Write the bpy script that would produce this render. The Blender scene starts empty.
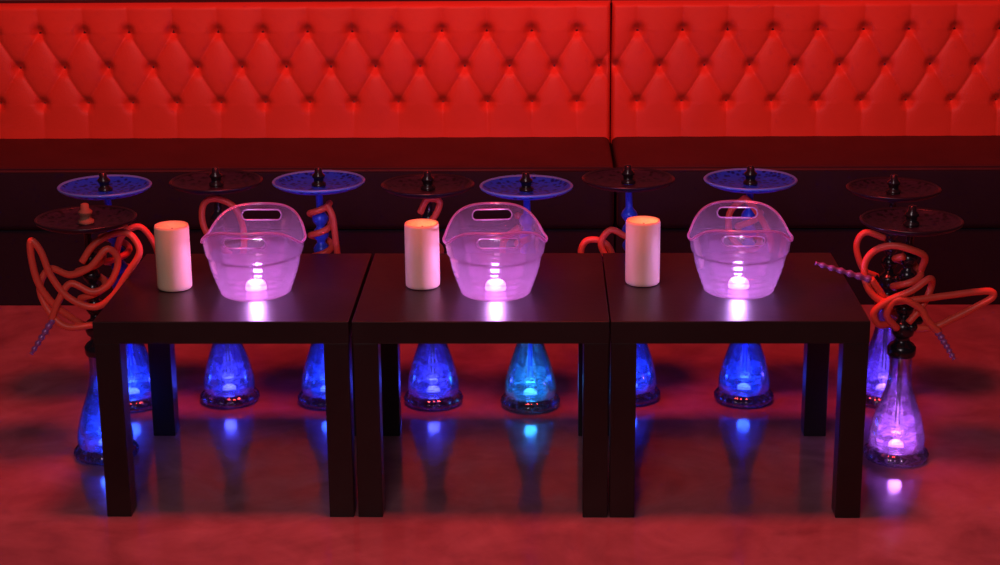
import bpy, bmesh, math, random
from mathutils import Vector, Matrix, noise
random.seed(4)
S=bpy.context.scene
S.view_settings.view_transform='Standard'
S.view_settings.look='None'
COL=S.collection
# ---------------------------------------------------------------- helpers
def link(o,parent=None):
    COL.objects.link(o)
    if parent: o.parent=parent
    return o
def empty(name,loc=(0,0,0),rz=0):
    e=bpy.data.objects.new(name,None); e.location=loc; e.rotation_euler=(0,0,rz); e.empty_display_size=.05
    return link(e)
def mesh_obj(name,verts,faces,mat,parent=None,smooth=True,loc=(0,0,0)):
    m=bpy.data.meshes.new(name); m.from_pydata([tuple(v) for v in verts],[],faces)
    bm=bmesh.new(); bm.from_mesh(m); bmesh.ops.recalc_face_normals(bm,faces=bm.faces); bm.to_mesh(m); bm.free()
    for p in m.polygons: p.use_smooth=smooth
    m.materials.append(mat)
    o=bpy.data.objects.new(name,m); o.location=loc
    return link(o,parent)
def box(name,lo,hi,mat,parent=None,bev=.003,seg=3):
    bm=bmesh.new(); bmesh.ops.create_cube(bm,size=1)
    for v in bm.verts:
        v.co=Vector([(lo[i]+hi[i])/2+v.co[i]*(hi[i]-lo[i]) for i in range(3)])
    if bev>0: bmesh.ops.bevel(bm,geom=bm.edges[:],offset=bev,segments=seg,profile=.5,affect='EDGES')
    m=bpy.data.meshes.new(name); bm.to_mesh(m); bm.free()
    for p in m.polygons: p.use_smooth=False
    m.materials.append(mat)
    o=bpy.data.objects.new(name,m); return link(o,parent)
def lathe(name,prof,mat,parent=None,seg=48,loc=(0,0,0),close=False,sx=1,sy=1):
    vs=[];fs=[];n=len(prof)
    for j in range(seg):
        a=2*math.pi*j/seg
        for r,z in prof: vs.append((r*math.cos(a)*sx,r*math.sin(a)*sy,z))
    rng=n if close else n-1
    for j in range(seg):
        k=(j+1)%seg
        for i in range(rng):
            i2=(i+1)%n
            fs.append((j*n+i,k*n+i,k*n+i2,j*n+i2))
    o=mesh_obj(name,vs,fs,mat,parent,True,loc)
    bm=bmesh.new(); bm.from_mesh(o.data); bmesh.ops.remove_doubles(bm,verts=bm.verts,dist=1e-5)
    bmesh.ops.recalc_face_normals(bm,faces=bm.faces); bm.to_mesh(o.data); bm.free()
    return o
def catmull(pts,n=10):
    P=[Vector(p) for p in pts]; P=[P[0]*2-P[1]]+P+[P[-1]*2-P[-2]]
    out=[]
    for i in range(1,len(P)-2):
        a,b,c,d=P[i-1:i+3]
        for k in range(n):
            t=k/n
            out.append(.5*((2*b)+(c-a)*t+(2*a-5*b+4*c-d)*t*t+(3*b-3*c+d-a)*t**3))
    out.append(P[-2]); return out
def tube(name,pts,rad,mat,parent=None,seg=12,n=10,smooth_path=True):
    P=catmull(pts,n) if smooth_path else [Vector(p) for p in pts]
    vs=[];fs=[]
    N=len(P); nrm=None
    for i,p in enumerate(P):
        t=(P[min(i+1,N-1)]-P[max(i-1,0)]).normalized()
        if nrm is None:
            nrm=t.orthogonal().normalized()
        nrm=(nrm-t*nrm.dot(t)).normalized(); b=t.cross(nrm)
        r=rad(i/(N-1)) if callable(rad) else rad
        for k in range(seg):
            a=2*math.pi*k/seg; vs.append(p+nrm*math.cos(a)*r+b*math.sin(a)*r)
    for i in range(N-1):
        for k in range(seg):
            k2=(k+1)%seg; fs.append((i*seg+k,i*seg+k2,(i+1)*seg+k2,(i+1)*seg+k))
    fs.append(tuple(range(seg))[::-1]); fs.append(tuple((N-1)*seg+k for k in range(seg)))
    return mesh_obj(name,vs,fs,mat,parent)
# ---------------------------------------------------------------- materials
def newmat(name):
    m=bpy.data.materials.new(name); m.use_nodes=True; nt=m.node_tree
    return m,nt,nt.nodes,nt.links,nt.nodes['Principled BSDF']
def simple(name,col,rough=.5,metal=0,bump=0,bscale=80,var=.15,vscale=8,spec=.5,coat=0):
    m,nt,N,L,B=newmat(name)
    tc=N.new('ShaderNodeTexCoord'); nz=N.new('ShaderNodeTexNoise'); nz.inputs['Scale'].default_value=vscale; nz.inputs['Detail'].default_value=5
    L.new(tc.outputs['Object'],nz.inputs['Vector'])
    r=N.new('ShaderNodeValToRGB'); r.color_ramp.elements[0].position=.3; r.color_ramp.elements[1].position=.7
    r.color_ramp.elements[0].color=(*[c*(1-var) for c in col],1); r.color_ramp.elements[1].color=(*[min(1,c*(1+var)) for c in col],1)
    L.new(nz.outputs['Fac'],r.inputs['Fac']); L.new(r.outputs['Color'],B.inputs['Base Color'])
    B.inputs['Roughness'].default_value=rough; B.inputs['Metallic'].default_value=metal
    B.inputs['Specular IOR Level'].default_value=spec; B.inputs['Coat Weight'].default_value=coat
    if bump:
        n2=N.new('ShaderNodeTexNoise'); n2.inputs['Scale'].default_value=bscale; n2.inputs['Detail'].default_value=4
        L.new(tc.outputs['Object'],n2.inputs['Vector'])
        b=N.new('ShaderNodeBump'); b.inputs['Strength'].default_value=bump; b.inputs['Distance'].default_value=.002
        L.new(n2.outputs['Fac'],b.inputs['Height']); L.new(b.outputs['Normal'],B.inputs['Normal'])
    return m
def emis(name,col,s):
    m,nt,N,L,B=newmat(name); B.inputs['Base Color'].default_value=(*col,1)
    B.inputs['Emission Color'].default_value=(*col,1); B.inputs['Emission Strength'].default_value=s; return m
def clear_plastic(name,tint,diff,amount=.5,rough=.15,nscale=0,glossw=.12,spread=.35,fres=.35):
    """thin coloured translucent plastic / glass: part see-through, part light-scattering, glossy on top"""
    m,nt,N,L,B=newmat(name); N.remove(B); out=N['Material Output']
    tr=N.new('ShaderNodeBsdfTransparent'); tr.inputs['Color'].default_value=(*tint,1)
    tl=N.new('ShaderNodeBsdfTranslucent'); tl.inputs['Color'].default_value=(*diff,1)
    df=N.new('ShaderNodeBsdfDiffuse'); df.inputs['Color'].default_value=(*diff,1)
    a=N.new('ShaderNodeMixShader'); a.inputs[0].default_value=.35; L.new(tl.outputs[0],a.inputs[1]); L.new(df.outputs[0],a.inputs[2])
    b=N.new('ShaderNodeMixShader'); b.inputs[0].default_value=amount; L.new(tr.outputs[0],b.inputs[1]); L.new(a.outputs[0],b.inputs[2])
    if nscale:
        tc=N.new('ShaderNodeTexCoord'); mp=N.new('ShaderNodeMapping'); mp.inputs['Scale'].default_value=(1,1,2.6)
        nz=N.new('ShaderNodeTexNoise'); nz.inputs['Scale'].default_value=nscale; nz.inputs['Detail'].default_value=1; nz.inputs['Distortion'].default_value=.6
        L.new(tc.outputs['Object'],mp.inputs['Vector']); L.new(mp.outputs[0],nz.inputs['Vector'])
        mr=N.new('ShaderNodeMapRange'); mr.inputs[1].default_value=.42; mr.inputs[2].default_value=.66; mr.inputs[3].default_value=max(0,amount-spread); mr.inputs[4].default_value=min(1,amount+spread)
        L.new(nz.outputs['Fac'],mr.inputs[0]); L.new(mr.outputs[0],b.inputs[0])
    g=N.new('ShaderNodeBsdfGlossy'); g.inputs['Roughness'].default_value=rough
    lw=N.new('ShaderNodeLayerWeight'); lw.inputs['Blend'].default_value=.25
    mu=N.new('ShaderNodeMath'); mu.operation='MULTIPLY_ADD'; mu.inputs[1].default_value=fres; mu.inputs[2].default_value=glossw*.3
    L.new(lw.outputs['Fresnel'],mu.inputs[0])
    c=N.new('ShaderNodeMixShader'); L.new(mu.outputs[0],c.inputs[0]); L.new(b.outputs[0],c.inputs[1]); L.new(g.outputs[0],c.inputs[2])
    L.new(c.outputs[0],out.inputs['Surface']); return m

M_red=simple('red_vinyl',(.63,.082,.042),.45,0,.25,160,.08,3,.35)
M_btn_shaded=simple('red_button_shaded',(.13,.012,.014),.4)  # buttons share the vinyl red; dimple shade is darkened into this colour
M_seat=simple('black_vinyl_seat',(.045,.014,.016),.6,0,.35,200,.15,5,.3)
M_base=simple('black_vinyl_base',(.013,.010,.018),.65,0,.3,150,.15,5,.2)
M_seam=simple('dark_seam',(.05,.004,.004),.7)
M_table=simple('black_brown_laminate',(.012,.0095,.0095),.36,0,.12,60,.35,6,.42)
M_blk=simple('black_painted_metal',(.014,.013,.02),.22,.2,.05,50,.15,8,.8)
M_blue=simple('blue_anodised_metal',(.03,.08,1.0),.3,.1,.05,50)
M_bluerim=simple('bright_blue_rim',(.10,.24,1.0),.3,0)
M_clay=simple('brown_clay',(.28,.12,.08),.7)
M_hose=simple('coral_red_hose',(.92,.10,.062),.42,0,.1,90,.08,10)
M_mouth=simple('mouthpiece_purple',(.35,.12,.4),.3,.2)
M_candle=simple('ivory_wax',(.98,.72,.50),.5,0,.15,40,.05,10)
M_candle.node_tree.nodes['Principled BSDF'].inputs['Subsurface Weight'].default_value=.35
M_candle.node_tree.nodes['Principled BSDF'].inputs['Subsurface Radius'].default_value=(.03,.015,.012)
M_wick=simple('dark_wick',(.05,.03,.03),.6)
M_wall=simple('dark_grey_wall',(.16,.17,.18),.8,0,.3,60)

def tray_mat(name,c1,c2,spec=.3,rough=.4):
    m,nt,N,L,B=newmat(name)
    tc=N.new('ShaderNodeTexCoord'); v=N.new('ShaderNodeTexVoronoi'); v.inputs['Scale'].default_value=75
    L.new(tc.outputs['Object'],v.inputs['Vector'])
    r=N.new('ShaderNodeValToRGB'); r.color_ramp.elements[0].position=.22; r.color_ramp.elements[1].position=.5
    r.color_ramp.elements[0].color=(*c1,1); r.color_ramp.elements[1].color=(*c2,1)
    L.new(v.outputs['Distance'],r.inputs['Fac']); L.new(r.outputs['Color'],B.inputs['Base Color'])
    B.inputs['Roughness'].default_value=rough; B.inputs['Specular IOR Level'].default_value=spec
    b=N.new('ShaderNodeBump'); b.inputs['Strength'].default_value=.4; b.inputs['Distance'].default_value=.0015
    L.new(v.outputs['Distance'],b.inputs['Height']); L.new(b.outputs['Normal'],B.inputs['Normal']); return m
M_trayblue=tray_mat('engraved_blue_tray',(.004,.010,.22),(.012,.07,1.0),.25,.3)
M_trayblk=tray_mat('engraved_black_tray',(.004,.004,.008),(.02,.013,.03),.35)

def floor_mat():
    m,nt,N,L,B=newmat('polished_concrete')
    tc=N.new('ShaderNodeTexCoord')
    n1=N.new('ShaderNodeTexNoise'); n1.inputs['Scale'].default_value=1.6; n1.inputs['Detail'].default_value=7; n1.inputs['Distortion'].default_value=1.3; n1.inputs['Roughness'].default_value=.6
    n2=N.new('ShaderNodeTexNoise'); n2.inputs['Scale'].default_value=7; n2.inputs['Detail'].default_value=8; n2.inputs['Distortion'].default_value=.8
    for n in (n1,n2): L.new(tc.outputs['Object'],n.inputs['Vector'])
    r=N.new('ShaderNodeValToRGB'); e=r.color_ramp.elements
    e[0].position=.36; e[0].color=(.22,.09,.11,1); e[1].position=.66; e[1].color=(.43,.22,.26,1)
    x=e.new(.5); x.color=(.32,.145,.17,1)
    mx=N.new('ShaderNodeMath'); mx.operation='MULTIPLY_ADD'; mx.inputs[1].default_value=.45
    m2=N.new('ShaderNodeMath'); m2.operation='MULTIPLY'; m2.inputs[1].default_value=.55
    L.new(n1.outputs['Fac'],m2.inputs[0]); L.new(n2.outputs['Fac'],mx.inputs[0]); L.new(m2.outputs[0],mx.inputs[2])
    L.new(mx.outputs[0],r.inputs['Fac']); L.new(r.outputs['Color'],B.inputs['Base Color'])
    rr=N.new('ShaderNodeMapRange'); rr.inputs[1].default_value=.3; rr.inputs[2].default_value=.7; rr.inputs[3].default_value=.07; rr.inputs[4].default_value=.18
    L.new(n2.outputs['Fac'],rr.inputs[0]); L.new(rr.outputs[0],B.inputs['Roughness'])
    b=N.new('ShaderNodeBump'); b.inputs['Strength'].default_value=.05; b.inputs['Distance'].default_value=.004
    L.new(n2.outputs['Fac'],b.inputs['Height']); L.new(b.outputs['Normal'],B.inputs['Normal'])
    B.inputs['Specular IOR Level'].default_value=.7
    return m
M_floor=floor_mat()

# ---------------------------------------------------------------- room
mesh_obj('floor',[(-4,-5,0),(4,-5,0),(4,2.3,0),(-4,2.3,0)],[(0,1,2,3)],M_floor,smooth=False)
box('wall_back',(-4,2.2,0),(4,2.3,2.9),M_wall,bev=0)

# ---------------------------------------------------------------- tufted banquette
DX=.0712; DZ=.115; Z0=.437; Z1=.860; ZB=.541
def tuft_height(x,z,x0):
    zt=ZB+2*DZ
    u=(x-x0)/DX
    if z<ZB or z>zt:
        zz=ZB if z<ZB else zt
        a=abs(math.sin(math.pi*u/2)); k=min(1,abs(zz-z)/.08)
        h=(a**.5)*(.8-.5*k)+.2+.24*k
        db=math.hypot((u/2-round(u/2))*2*DX,z-zz)
    else:
        v=(z-ZB)/DZ
        p=(u+v)/2;q=(u-v)/2
        A=abs(math.sin(math.pi*p));B=abs(math.sin(math.pi*q))
        h=(A*B)**.42
        h=h*.75+.25*min(1,A+B)
        i=round(p);j=round(q); bu=(i+j);bv=(i-j)
        db=math.hypot((u-bu)*DX,(v-bv)*DZ)
    h-=1.35*math.exp(-(db/.017)**2)
    return h*.0155
def banquette(name,xa,xb,x0):
    P=empty(name,((xa+xb)/2,1.8,0)); cx=(xa+xb)/2
    def R(o): o.matrix_parent_inverse=Matrix.Translation((-cx,-1.8,0)); return o
    step=.0042
    nx=int((xb-xa-.006)/step); nz=int((Z1-Z0+.03)/step)
    vs=[];fs=[]
    a0=xa+.0015;b0=xb-.0015
    for j in range(nz+1):
        z=Z0-.03+(Z1-Z0+.03)*j/nz
        for i in range(nx+1):
            x=a0+(b0-a0)*i/nx
            e=min(1,min(x-a0,b0-x)/.012); et=min(1,(Z1-z)/.018)
            edge=math.sqrt(max(0,1-(1-e)**2))*math.sqrt(max(0,1-(1-et)**2))
            lean=(z-Z0)*.05
            y=2.05+lean-(tuft_height(x,z,x0)+.022)*edge
            vs.append((x,y,z))
    for j in range(nz):
        for i in range(nx):
            k=j*(nx+1)+i; fs.append((k,k+1,k+nx+2,k+nx+1))
    R(mesh_obj('backrest_tufted_panel',vs,fs,M_red,P))
    R(box('backrest_board',(xa+.001,2.06,.0),(xb-.001,2.18,Z1-.004),M_seam,P,bev=.006))
    bm=bmesh.new()
    for r in range(3):
        z=ZB+r*DZ; off=x0+(DX if r%2 else 0)
        k0=math.ceil((xa+.03-off)/(2*DX)); k1=math.floor((xb-.03-off)/(2*DX))
        for k in range(k0,k1+1):
            x=off+k*2*DX
            y=2.05+(z-Z0)*.05-tuft_height(x,z,x0)-.022
            bmesh.ops.create_uvsphere(bm,u_segments=12,v_segments=8,radius=.0085,matrix=Matrix.Translation((x,y+.001,z))@Matrix.Diagonal((1,.5,1,1)))
    m=bpy.data.meshes.new('buttons'); bm.to_mesh(m); bm.free()
    for p in m.polygons:p.use_smooth=True
    m.materials.append(M_btn_shaded); o=link(bpy.data.objects.new('backrest_buttons',m),P); R(o)
    o=R(box('seat_cushion',(xa+.004,1.58,.24),(xb-.004,2.07,.433),M_seat,P,bev=.02,seg=5))
    o.data.materials.append(M_base)
    for p in o.data.polygons:
        p.use_smooth=True
        if p.normal.y<-.6: p.material_index=1
    R(tube('seat_piping',[(xa+.01,1.584,.421),((xa+xb)/2,1.584,.421),(xb-.01,1.584,.421)],.005,M_seat,P,8,4))
    R(box('seat_base',(xa+.002,1.595,0),(xb-.002,2.06,.238),M_base,P,bev=.004))
SEAMX=.349
banquette('banquette_sofa',-2.3,SEAMX,-.044)
banquette('banquette_sofa',SEAMX,2.6,.432)

# ---------------------------------------------------------------- tables
for k in range(3):
    cx=-.55+.55*k+(-.004 if k==0 else 0); w=.2735
    P=empty('side_table',(cx,.275,0))
    def R(o): o.matrix_parent_inverse=Matrix.Translation((-cx,-.275,0)); return o
    R(box('table_top',(cx-w,0,.40),(cx+w,.55,.45),M_table,P,bev=.002))
    i=1
    for sx in (-1,1):
        for y in (0.001,.493):
            xa=cx+sx*w; lo=min(xa,xa-sx*.056); R(box('leg_%d'%i,(lo+.001,y,0),(lo+.055,y+.056,.401),M_table,P,bev=.002)); i+=1

# ---------------------------------------------------------------- candles
def candle(x,y,h=.144,glow=0):
    prof=[(0,.0),(.036,.0),(.0385,.003),(.039,.01),(.039,h*.5),(.0388,h-.006),(.037,h),(.0345,h-.001),(.033,h-.008),(.029,h-.018),(.012,h-.021),(0,h-.021)]
    P=empty('led_pillar_candle',(x,y,.451))
    lathe('wax_body',prof,M_candle,P,48)
    tube('flame_wick',[(0,0,h-.023),(.001,0,h-.015),(.002,0,h-.008)],.0022,M_wick,P,8,3)
    if glow:
        l=bpy.data.lights.new('candle_led','POINT'); l.energy=glow; l.color=(1,.6,.25); l.shadow_soft_size=.004
        lo=link(bpy.data.objects.new('candle_led',l),P); lo.location=(.006,0,h-.010)
for x,y,g in [(-.700,.255,0.006),(-.139,.268,.02),(.358,.29,.02)]: candle(x,y,.147,g)

# ---------------------------------------------------------------- ice buckets
M_bucket=clear_plastic('lavender_clear_plastic',(.94,.76,.95),(.88,.50,.80),.12,.12,0,.25,.0,.55)
M_buckrim=clear_plastic('lavender_plastic_rim',(.9,.65,.93),(.95,.62,.9),.65,.15,0,.4,.0,.5)
M_led=emis('led_white_violet',(.95,.85,1),5)
M_puck=clear_plastic('frosted_puck',(.9,.8,1),(.95,.85,1),.6,.3,0,.1,0,.2)
def bucket(x,y,col,rz=0):
    P=empty('ice_bucket',(x,y,.451),rz)
    rb,rt=.086,.117; seg=128; SY=1.14
    def zr(a): 
        s=abs(math.sin(a)); t=max(0,(s-.2)/.8); t=t*t*(3-2*t)
        return .122+.047*t
    def rad(z): 
        t=z/.17; r=rb+(rt-rb)*(t**.9)
        for zc,am in ((.014,.0022),(.028,.0022),(.042,.0022),(.056,.0014),(.090,.004)):
            r+=am/(1+math.exp(-(z-zc)/.0008))
        return r-.008
    NV=72
    vs=[];fs=[]
    for j in range(seg):
        a=2*math.pi*j/seg; H=zr(a); c,s=math.cos(a),math.sin(a)
        ring=[(0,0.0),(rb*.5,0.0),(rb-.012,0.0)]
        for i in range(NV+1):
            z=.003+(H-.003)*i/NV; ring.append((rad(z),z))
        for i in range(NV,-1,-1):
            z=.004+(H-.004)*i/NV; ring.append((rad(z)-.0024,z))
        ring+=[(rb*.5,.004),(0,.004)]
        n=len(ring)
        for r,z in ring: vs.append((r*c,r*s*SY,z))
    for j in range(seg):
        k=(j+1)%seg
        for i in range(n-1): fs.append((j*n+i,k*n+i,k*n+i+1,j*n+i+1))
    o=mesh_obj('bucket_tub',vs,fs,M_bucket,P)
    bm=bmesh.new(); bm.from_mesh(o.data); bmesh.ops.remove_doubles(bm,verts=bm.verts,dist=1e-5); bmesh.ops.recalc_face_normals(bm,faces=bm.faces); bm.to_mesh(o.data); bm.free()
    cv=[];W=.034;r=.0115;zc=.145
    for k in range(13):
        a=-math.pi/2+math.pi*k/12; cv.append((W+r*math.cos(a),zc+r*math.sin(a)))
    for k in range(13):
        a=math.pi/2+math.pi*k/12; cv.append((-W+r*math.cos(a),zc+r*math.sin(a)))
    n=len(cv); V=[(p[0],-.2,p[1]) for p in cv]+[(p[0],.2,p[1]) for p in cv]
    F=[tuple(range(n)),tuple(range(2*n-1,n-1,-1))]+[(i,(i+1)%n,(i+1)%n+n,i+n) for i in range(n)]
    cut=mesh_obj('cutter',V,F,M_bucket,P,False)
    md=o.modifiers.new('slots','BOOLEAN'); md.operation='DIFFERENCE'; md.solver='EXACT'; md.object=cut
    bpy.context.view_layer.update()
    dg=bpy.context.evaluated_depsgraph_get(); me=bpy.data.meshes.new_from_object(o.evaluated_get(dg))
    o.modifiers.clear(); o.data=me; bpy.data.objects.remove(cut)
    for sy in (-1,1):
        pts=[]
        for px,pz in cv+[cv[0]]:
            rr=rad(pz)+.0004; yy=sy*SY*math.sqrt(max(0,rr*rr-px*px)); pts.append((px,yy,pz))
        tube('slot_lip',pts,.0017,M_buckrim,P,8,1)
    pts=[]
    for j in range(97):
        a=2*math.pi*j/96; H=zr(a); R0=rad(H)+.0012; pts.append((R0*math.cos(a),R0*math.sin(a)*SY,H))
    tube('rolled_rim',pts,.0028,M_buckrim,P,10,1)
    lathe('led_puck_body',[(0,.0045),(.022,.0045),(.024,.008),(.022,.018),(.017,.024),(0,.026)],M_puck,P,32)
    lathe('led_lens',[(0,.0075),(.012,.008),(.0125,.016),(.010,.021),(0,.023)],M_led,P,24)
    l=bpy.data.lights.new('bucket_led','POINT'); l.energy=1.8; l.color=col; l.shadow_soft_size=.014
    lo=link(bpy.data.objects.new('led_light',l),P); lo.location=(0,0,.045)
bucket(-.511,.225,(.74,.48,1)); bucket(.027,.222,(.74,.48,1),.08); bucket(.570,.236,(.64,.48,1),-.05)

# ---------------------------------------------------------------- hookahs
STY={
'blue':((.62,.70,1),(.22,.38,1),(.11,.25,1)),
'violet':((.66,.66,1),(.4,.42,1),(.20,.24,1)),
'cyan':((.6,.88,1),(.25,.6,.88),(.13,.48,1)),
'pink':((.93,.8,1),(.78,.55,1),(.68,.33,1)),
'lilac':((.8,.68,1),(.5,.4,1),(.35,.25,1))}
GL={}
def glassmat(key,water):
    k=key+('_water' if water else '')
    if k not in GL:
        tint,diff,_=STY[key]
        GL[k]=clear_plastic('glass_'+k,tint,diff,.32 if water else .08,.05,26 if water else 0,.6,.28,.65)
    return GL[k]
EM={}
def emis_for(key):
    if key not in EM:
        c=STY[key][2]; EM[key]=emis('led_'+key,tuple(.35+.65*v for v in c),3)
    return EM[key]
def footmat(key):
    k='foot_'+key
    if k not in GL:
        tint,diff,_=STY[key]; GL[k]=clear_plastic('thick_glass_'+k,tuple(v*.5 for v in tint),tuple(v*.5 for v in diff),.45,.08,40,.6,.25,.6)
    return GL[k]
M_blkrim=simple('black_rim',(.025,.018,.03),.3,.3)
def hookah(x,y,blue,key,energy,hoses,mouths=(),rz=0,clay=False,bluestem=None,h=.575,lean=0):
    P=empty('hookah',(x,y,0),rz)
    parts=[]
    tint,diff,lc=STY[key]; G=glassmat(key,False); GW=glassmat(key,True)
    if bluestem is None: bluestem=blue
    ST=M_blue if bluestem else M_blk
    outp=[(.0635,.030),(.0655,.040),(.0658,.052),(.0635,.070),(.058,.095),(.0495,.122),(.0405,.148),(.0325,.174),(.0275,.196),(.0255,.215),(.025,.240),(.0265,.256),(.029,.262)]
    lathe('glass_vase',outp+[(.0255,.262)]+[(r-.003,z) for r,z in outp[::-1]],G,P,48)
    foot=lathe('vase_foot',[(0,.001),(.058,.001),(.071,.003),(.0755,.009),(.0755,.017),(.070,.024),(.0635,.031),(.055,.031),(0,.029)],footmat(key),P,96)
    for v in foot.data.vertices:
        rr=math.hypot(v.co.x,v.co.y)
        if rr>.06:
            a=math.atan2(v.co.y,v.co.x); s=1+.018*math.sin(a*24); v.co.x*=s; v.co.y*=s
    wp=[(0,.033),(.056,.033),(.0610,.040),(.0620,.052),(.0598,.070),(.0543,.095),(.0458,.122),(.0383,.143),(.037,.1455),(0,.1455)]
    lathe('water',wp,GW,P,48)
    lathe('down_pipe',[(0,.075),(.006,.075),(.006,.262)],ST,P,16)
    lathe('led_base',[(0,.0345),(.017,.0345),(.017,.037),(.012,.042),(0,.045)],emis_for(key),P,24)
    st=[(0,.268),(.031,.256),(.033,.262),(.033,.276),(.027,.284),(.018,.290),(.016,.300),(.024,.306),(.027,.316),(.027,.330),(.022,.338),(.013,.344),(.012,.352)]
    z=.352
    while z<h-.07:
        st+=[(.011,z),(.0165,z+.006),(.0205,z+.014),(.0205,z+.020),(.0165,z+.028),(.011,z+.034)]; z+=.040
    st+=[(.009,z),(.009,h-.022),(.014,h-.018),(.016,h-.010),(.016,h+.002),(.010,h+.004)]
    parts.append(lathe('stem',st,ST,P,28))
    tr=[(.006,h),(.030,h-.004),(.07,h-.003),(.095,h+.001),(.104,h+.006),(.110,h+.010),(.1135,h+.0115),(.1145,h+.010),(.1135,h+.008),(.106,h+.002),(.09,h-.004),(.06,h-.008),(.006,h-.009)]
    parts.append(lathe('tray_dish',tr,M_trayblue if blue else M_trayblk,P,64))
    parts.append(lathe('tray_rim',[(.1095,h+.0105),(.1135,h+.0145),(.1165,h+.0115),(.1145,h+.0075),(.1095,h+.0085)],M_bluerim if blue else M_blkrim,P,64))
    TP=M_clay if clay else M_blk
    parts.append(lathe('bowl_port',[(.018,h+.0),(.018,h+.006),(.012,h+.010),(.0125,h+.018),(.016,h+.022),(.016,h+.027),(.010,h+.033),(.009,h+.044),(.004,h+.046),(0,h+.046)],TP,P,24))
    for k,a in enumerate((20,200,290)):
        a=math.radians(a); d=Vector((math.cos(a),math.sin(a),.35)).normalized(); p0=Vector((0,0,.322))
        parts.append(tube('hose_port_%d'%(k+1),[p0+d*.01,p0+d*.03,p0+d*.048],lambda t:.0085+.002*math.sin(t*9),ST,P,12,4))
    for i,hp in enumerate(hoses): parts.append(tube('hose_%d'%(i+1),hp,.0082,M_hose,P,12,10))
    for i,(a,b) in enumerate(mouths):
        a=Vector(a);b=Vector(b); n=24
        tube('mouthpiece_%d'%(i+1),[a.lerp(b,k/n) for k in range(n+1)],lambda t:.0078-.003*t+.0016*math.sin(t*38),M_mouth,P,12,2)
    if lean:
        for o in parts:
            for v in o.data.vertices: v.co.x+=lean*max(0,(v.co.z-.262))/(h-.262)
    l=bpy.data.lights.new('hookah_led','POINT'); l.energy=energy; l.color=lc; l.shadow_soft_size=.016
    lo=link(bpy.data.objects.new('led_light',l),P); lo.location=(.0,-.010,.066)

def helix(r,z0,z1,turns,ph=0,n=8,ry=None):
    N=int(turns*n); return [(r*math.cos(ph+2*math.pi*k/n),(ry or r)*math.sin(ph+2*math.pi*k/n),z0+(z1-z0)*k/N) for k in range(N+1)]
def arch(s=1,top=.545,w=.03,y=-.02):
    return [(.03*s,-.01,.335),(.055*s,y,.37),(.05*s,y-.01,.44),(.02*s,y-.012,.50),(-.01*s,y-.012,top-.01),(-w*s,y,top-.012),(-.052*s,y,.50),(-.045*s,y,.44),(.0,y-.02,.40),(.04*s,y,.375)]
E=.42
hookah(-.925,.720,True,'blue',E,[helix(.032,.36,.52,2.5,1),[(.03,0,.33),(.09,-.02,.36),(.11,-.03,.42),(.08,-.03,.48),(.03,-.03,.46),(0,-.03,.40)]],h=.568,lean=-.034)
hookah(-.680,.750,False,'violet',E,[[(.03,-.01,.335),(.06,-.03,.40),(.065,-.03,.47),(.045,-.03,.525),(.0,-.03,.545),(-.03,-.03,.53),(-.035,-.03,.48),(-.01,-.03,.43),(.03,-.03,.40)]],h=.573,lean=-.006)
hookah(-.425,.740,True,'blue',E,[helix(.026,.36,.53,3,0),[(.02,-.02,.53),(.035,-.03,.50),(.04,-.03,.44),(.045,-.03,.38)]],h=.574,lean=-.002)
hookah(-.150,.735,False,'violet',E,[[(-.03,-.01,.335),(-.05,-.03,.40),(-.025,-.03,.46),(.015,-.03,.50),(.03,-.03,.54),(0,-.03,.545),(-.02,-.025,.51)],helix(.028,.36,.46,1.5,2)],h=.566,lean=-.004)
hookah(.100,.715,True,'cyan',E*.8,[helix(.028,.34,.5,2.2,2),[(-.028,0,.34),(-.06,-.02,.38),(-.06,-.02,.44),(-.02,-.03,.48)]],h=.566,lean=-.008)
hookah(.360,.770,False,'blue',E,[[(-.03,-.01,.335),(-.06,-.03,.42),(-.11,-.03,.43),(-.125,-.03,.39),(-.08,-.03,.37)],[(.0,-.03,.33),(-.04,-.04,.36),(-.075,-.04,.42),(-.05,-.04,.46),(-.01,-.03,.44)]],bluestem=True,h=.572,lean=-.013)
hookah(.650,.755,True,'blue',E,[arch(1,.548,.02),helix(.028,.35,.5,2,0)],h=.572)
hookah(1.005,.750,False,'lilac',E,[[(-.03,-.01,.335),(-.07,-.03,.36),(-.09,-.03,.42),(-.07,-.03,.455),(-.02,-.03,.44)]],h=.55)
hookah(-.912,.365,False,'blue',E*1.2,[
 [(-.03,-.02,.335),(-.079,-.04,.385),(-.110,-.05,.44),(-.121,-.05,.50),(-.118,-.05,.545),(-.098,-.05,.52),(-.080,-.05,.46),(-.045,-.05,.41),(.010,-.045,.385),(.055,-.04,.41),(.09,-.03,.46),(.122,-.02,.51),(.10,-.01,.55),(.06,-.01,.55),(.02,-.03,.53),(-.01,-.035,.49)],
 [(.03,0,.335),(.0,-.04,.34),(-.06,-.05,.34),(-.10,-.04,.38),(-.115,-.03,.43),(-.09,-.02,.47),(-.04,-.035,.46),(.01,-.04,.48),(.05,-.03,.52),(.07,-.02,.49),(.05,-.03,.44),(.01,-.04,.42),(-.04,-.04,.44),(-.07,-.05,.40),(-.09,-.05,.355)],
 helix(.03,.37,.5,2,1)],
 [((-.088,-.05,.358),(-.145,-.055,.275))],clay=True,lean=-.008)
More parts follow.
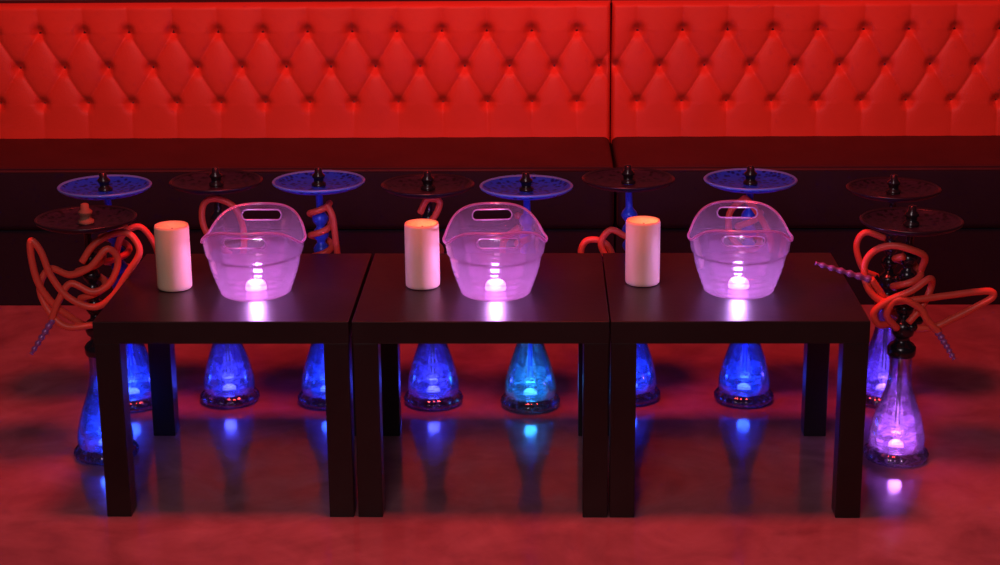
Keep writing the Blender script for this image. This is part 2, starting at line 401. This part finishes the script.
hookah(.965,.355,False,'pink',E*1.35,[
 [(.02,-.03,.33),(.06,-.05,.34),(.10,-.05,.36),(.145,-.05,.385),(.185,-.05,.41),(.182,-.05,.424),(.150,-.05,.424),(.076,-.05,.414),(0,-.05,.404),(-.06,-.045,.40),(-.095,-.04,.43),(-.105,-.03,.48),(-.085,-.03,.515),(-.045,-.04,.53),(.0,-.045,.52),(.03,-.03,.50),(.03,.0,.46)],
 [(-.02,-.03,.33),(-.05,-.05,.37),(-.03,-.06,.41),(.02,-.06,.39),(.04,-.06,.36),(.07,-.06,.33)],
 [(.0,.03,.34),(-.04,.0,.37),(-.06,-.03,.41),(-.09,-.04,.452)],
 helix(.03,.40,.50,1.5,1),
 [(-.03,-.02,.34),(-.065,-.045,.345),(-.08,-.05,.375),(-.05,-.055,.405),(.0,-.06,.43),(.04,-.05,.455),(.05,-.03,.43),(.03,-.04,.385),(.0,-.05,.35)]],
 [((-.088,-.04,.45),(-.215,-.05,.492)),((.068,-.06,.332),(.108,-.065,.268))],clay=False,h=.568,lean=.006)

# ---------------------------------------------------------------- lights
def area(name,loc,target,size,energy,col,sy=None):
    l=bpy.data.lights.new(name,'AREA'); l.energy=energy; l.color=col; l.size=size
    if sy: l.shape='RECTANGLE'; l.size_y=sy
    o=link(bpy.data.objects.new(name,l)); o.location=loc
    o.rotation_euler=(Vector(target)-Vector(loc)).to_track_quat('-Z','Y').to_euler(); return o
def spot(name,loc,target,energy,col,ang,blend=.6,size=.08):
    l=bpy.data.lights.new(name,'SPOT'); l.energy=energy; l.color=col; l.spot_size=math.radians(ang); l.spot_blend=blend; l.shadow_soft_size=size
    o=link(bpy.data.objects.new(name,l)); o.location=loc
    o.rotation_euler=(Vector(target)-Vector(loc)).to_track_quat('-Z','Y').to_euler(); return o
RED=(1,.05,.045)
area('ceiling_red_light',(0,0,3.1),(0,0,0),.5,80,RED)
spot('added_sofa_red_wash',(-1.1,-.1,2.7),(-1.0,2.05,.6),92,RED,60,.8,.3)  # unseen pair of red wash lights, added to brighten the backrest
spot('added_sofa_red_wash',(1.0,-.1,2.7),(.95,2.05,.6),92,RED,60,.8,.3)
area('ceiling_warm_light',(-.4,-3.2,2.7),(0,.6,.3),1.2,29,(1,.76,.80))
w=bpy.data.worlds.new('club_dark'); S.world=w; w.use_nodes=True
w.node_tree.nodes['Background'].inputs[0].default_value=(.024,.008,.012,1)
w.node_tree.nodes['Background'].inputs[1].default_value=1.0

# ---------------------------------------------------------------- camera
F,cx,d,H,t,yaw,ro=1800.58019,0.13319,3.63834,1.59473,0.28308,-0.02496,-0.00828
f=Vector((math.sin(yaw)*math.cos(t),math.cos(yaw)*math.cos(t),-math.sin(t)))
r=Vector((math.cos(yaw),-math.sin(yaw),0)); u=r.cross(f)
r2=r*math.cos(ro)+u*math.sin(ro); u2=u*math.cos(ro)-r*math.sin(ro)
cam=bpy.data.cameras.new('camera'); co=link(bpy.data.objects.new('camera',cam))
cam.sensor_width=36; cam.lens=F*36/1000
Mx=Matrix((( r2.x,u2.x,-f.x,cx),(r2.y,u2.y,-f.y,-d),(r2.z,u2.z,-f.z,H),(0,0,0,1)))
co.matrix_world=Mx
S.camera=co
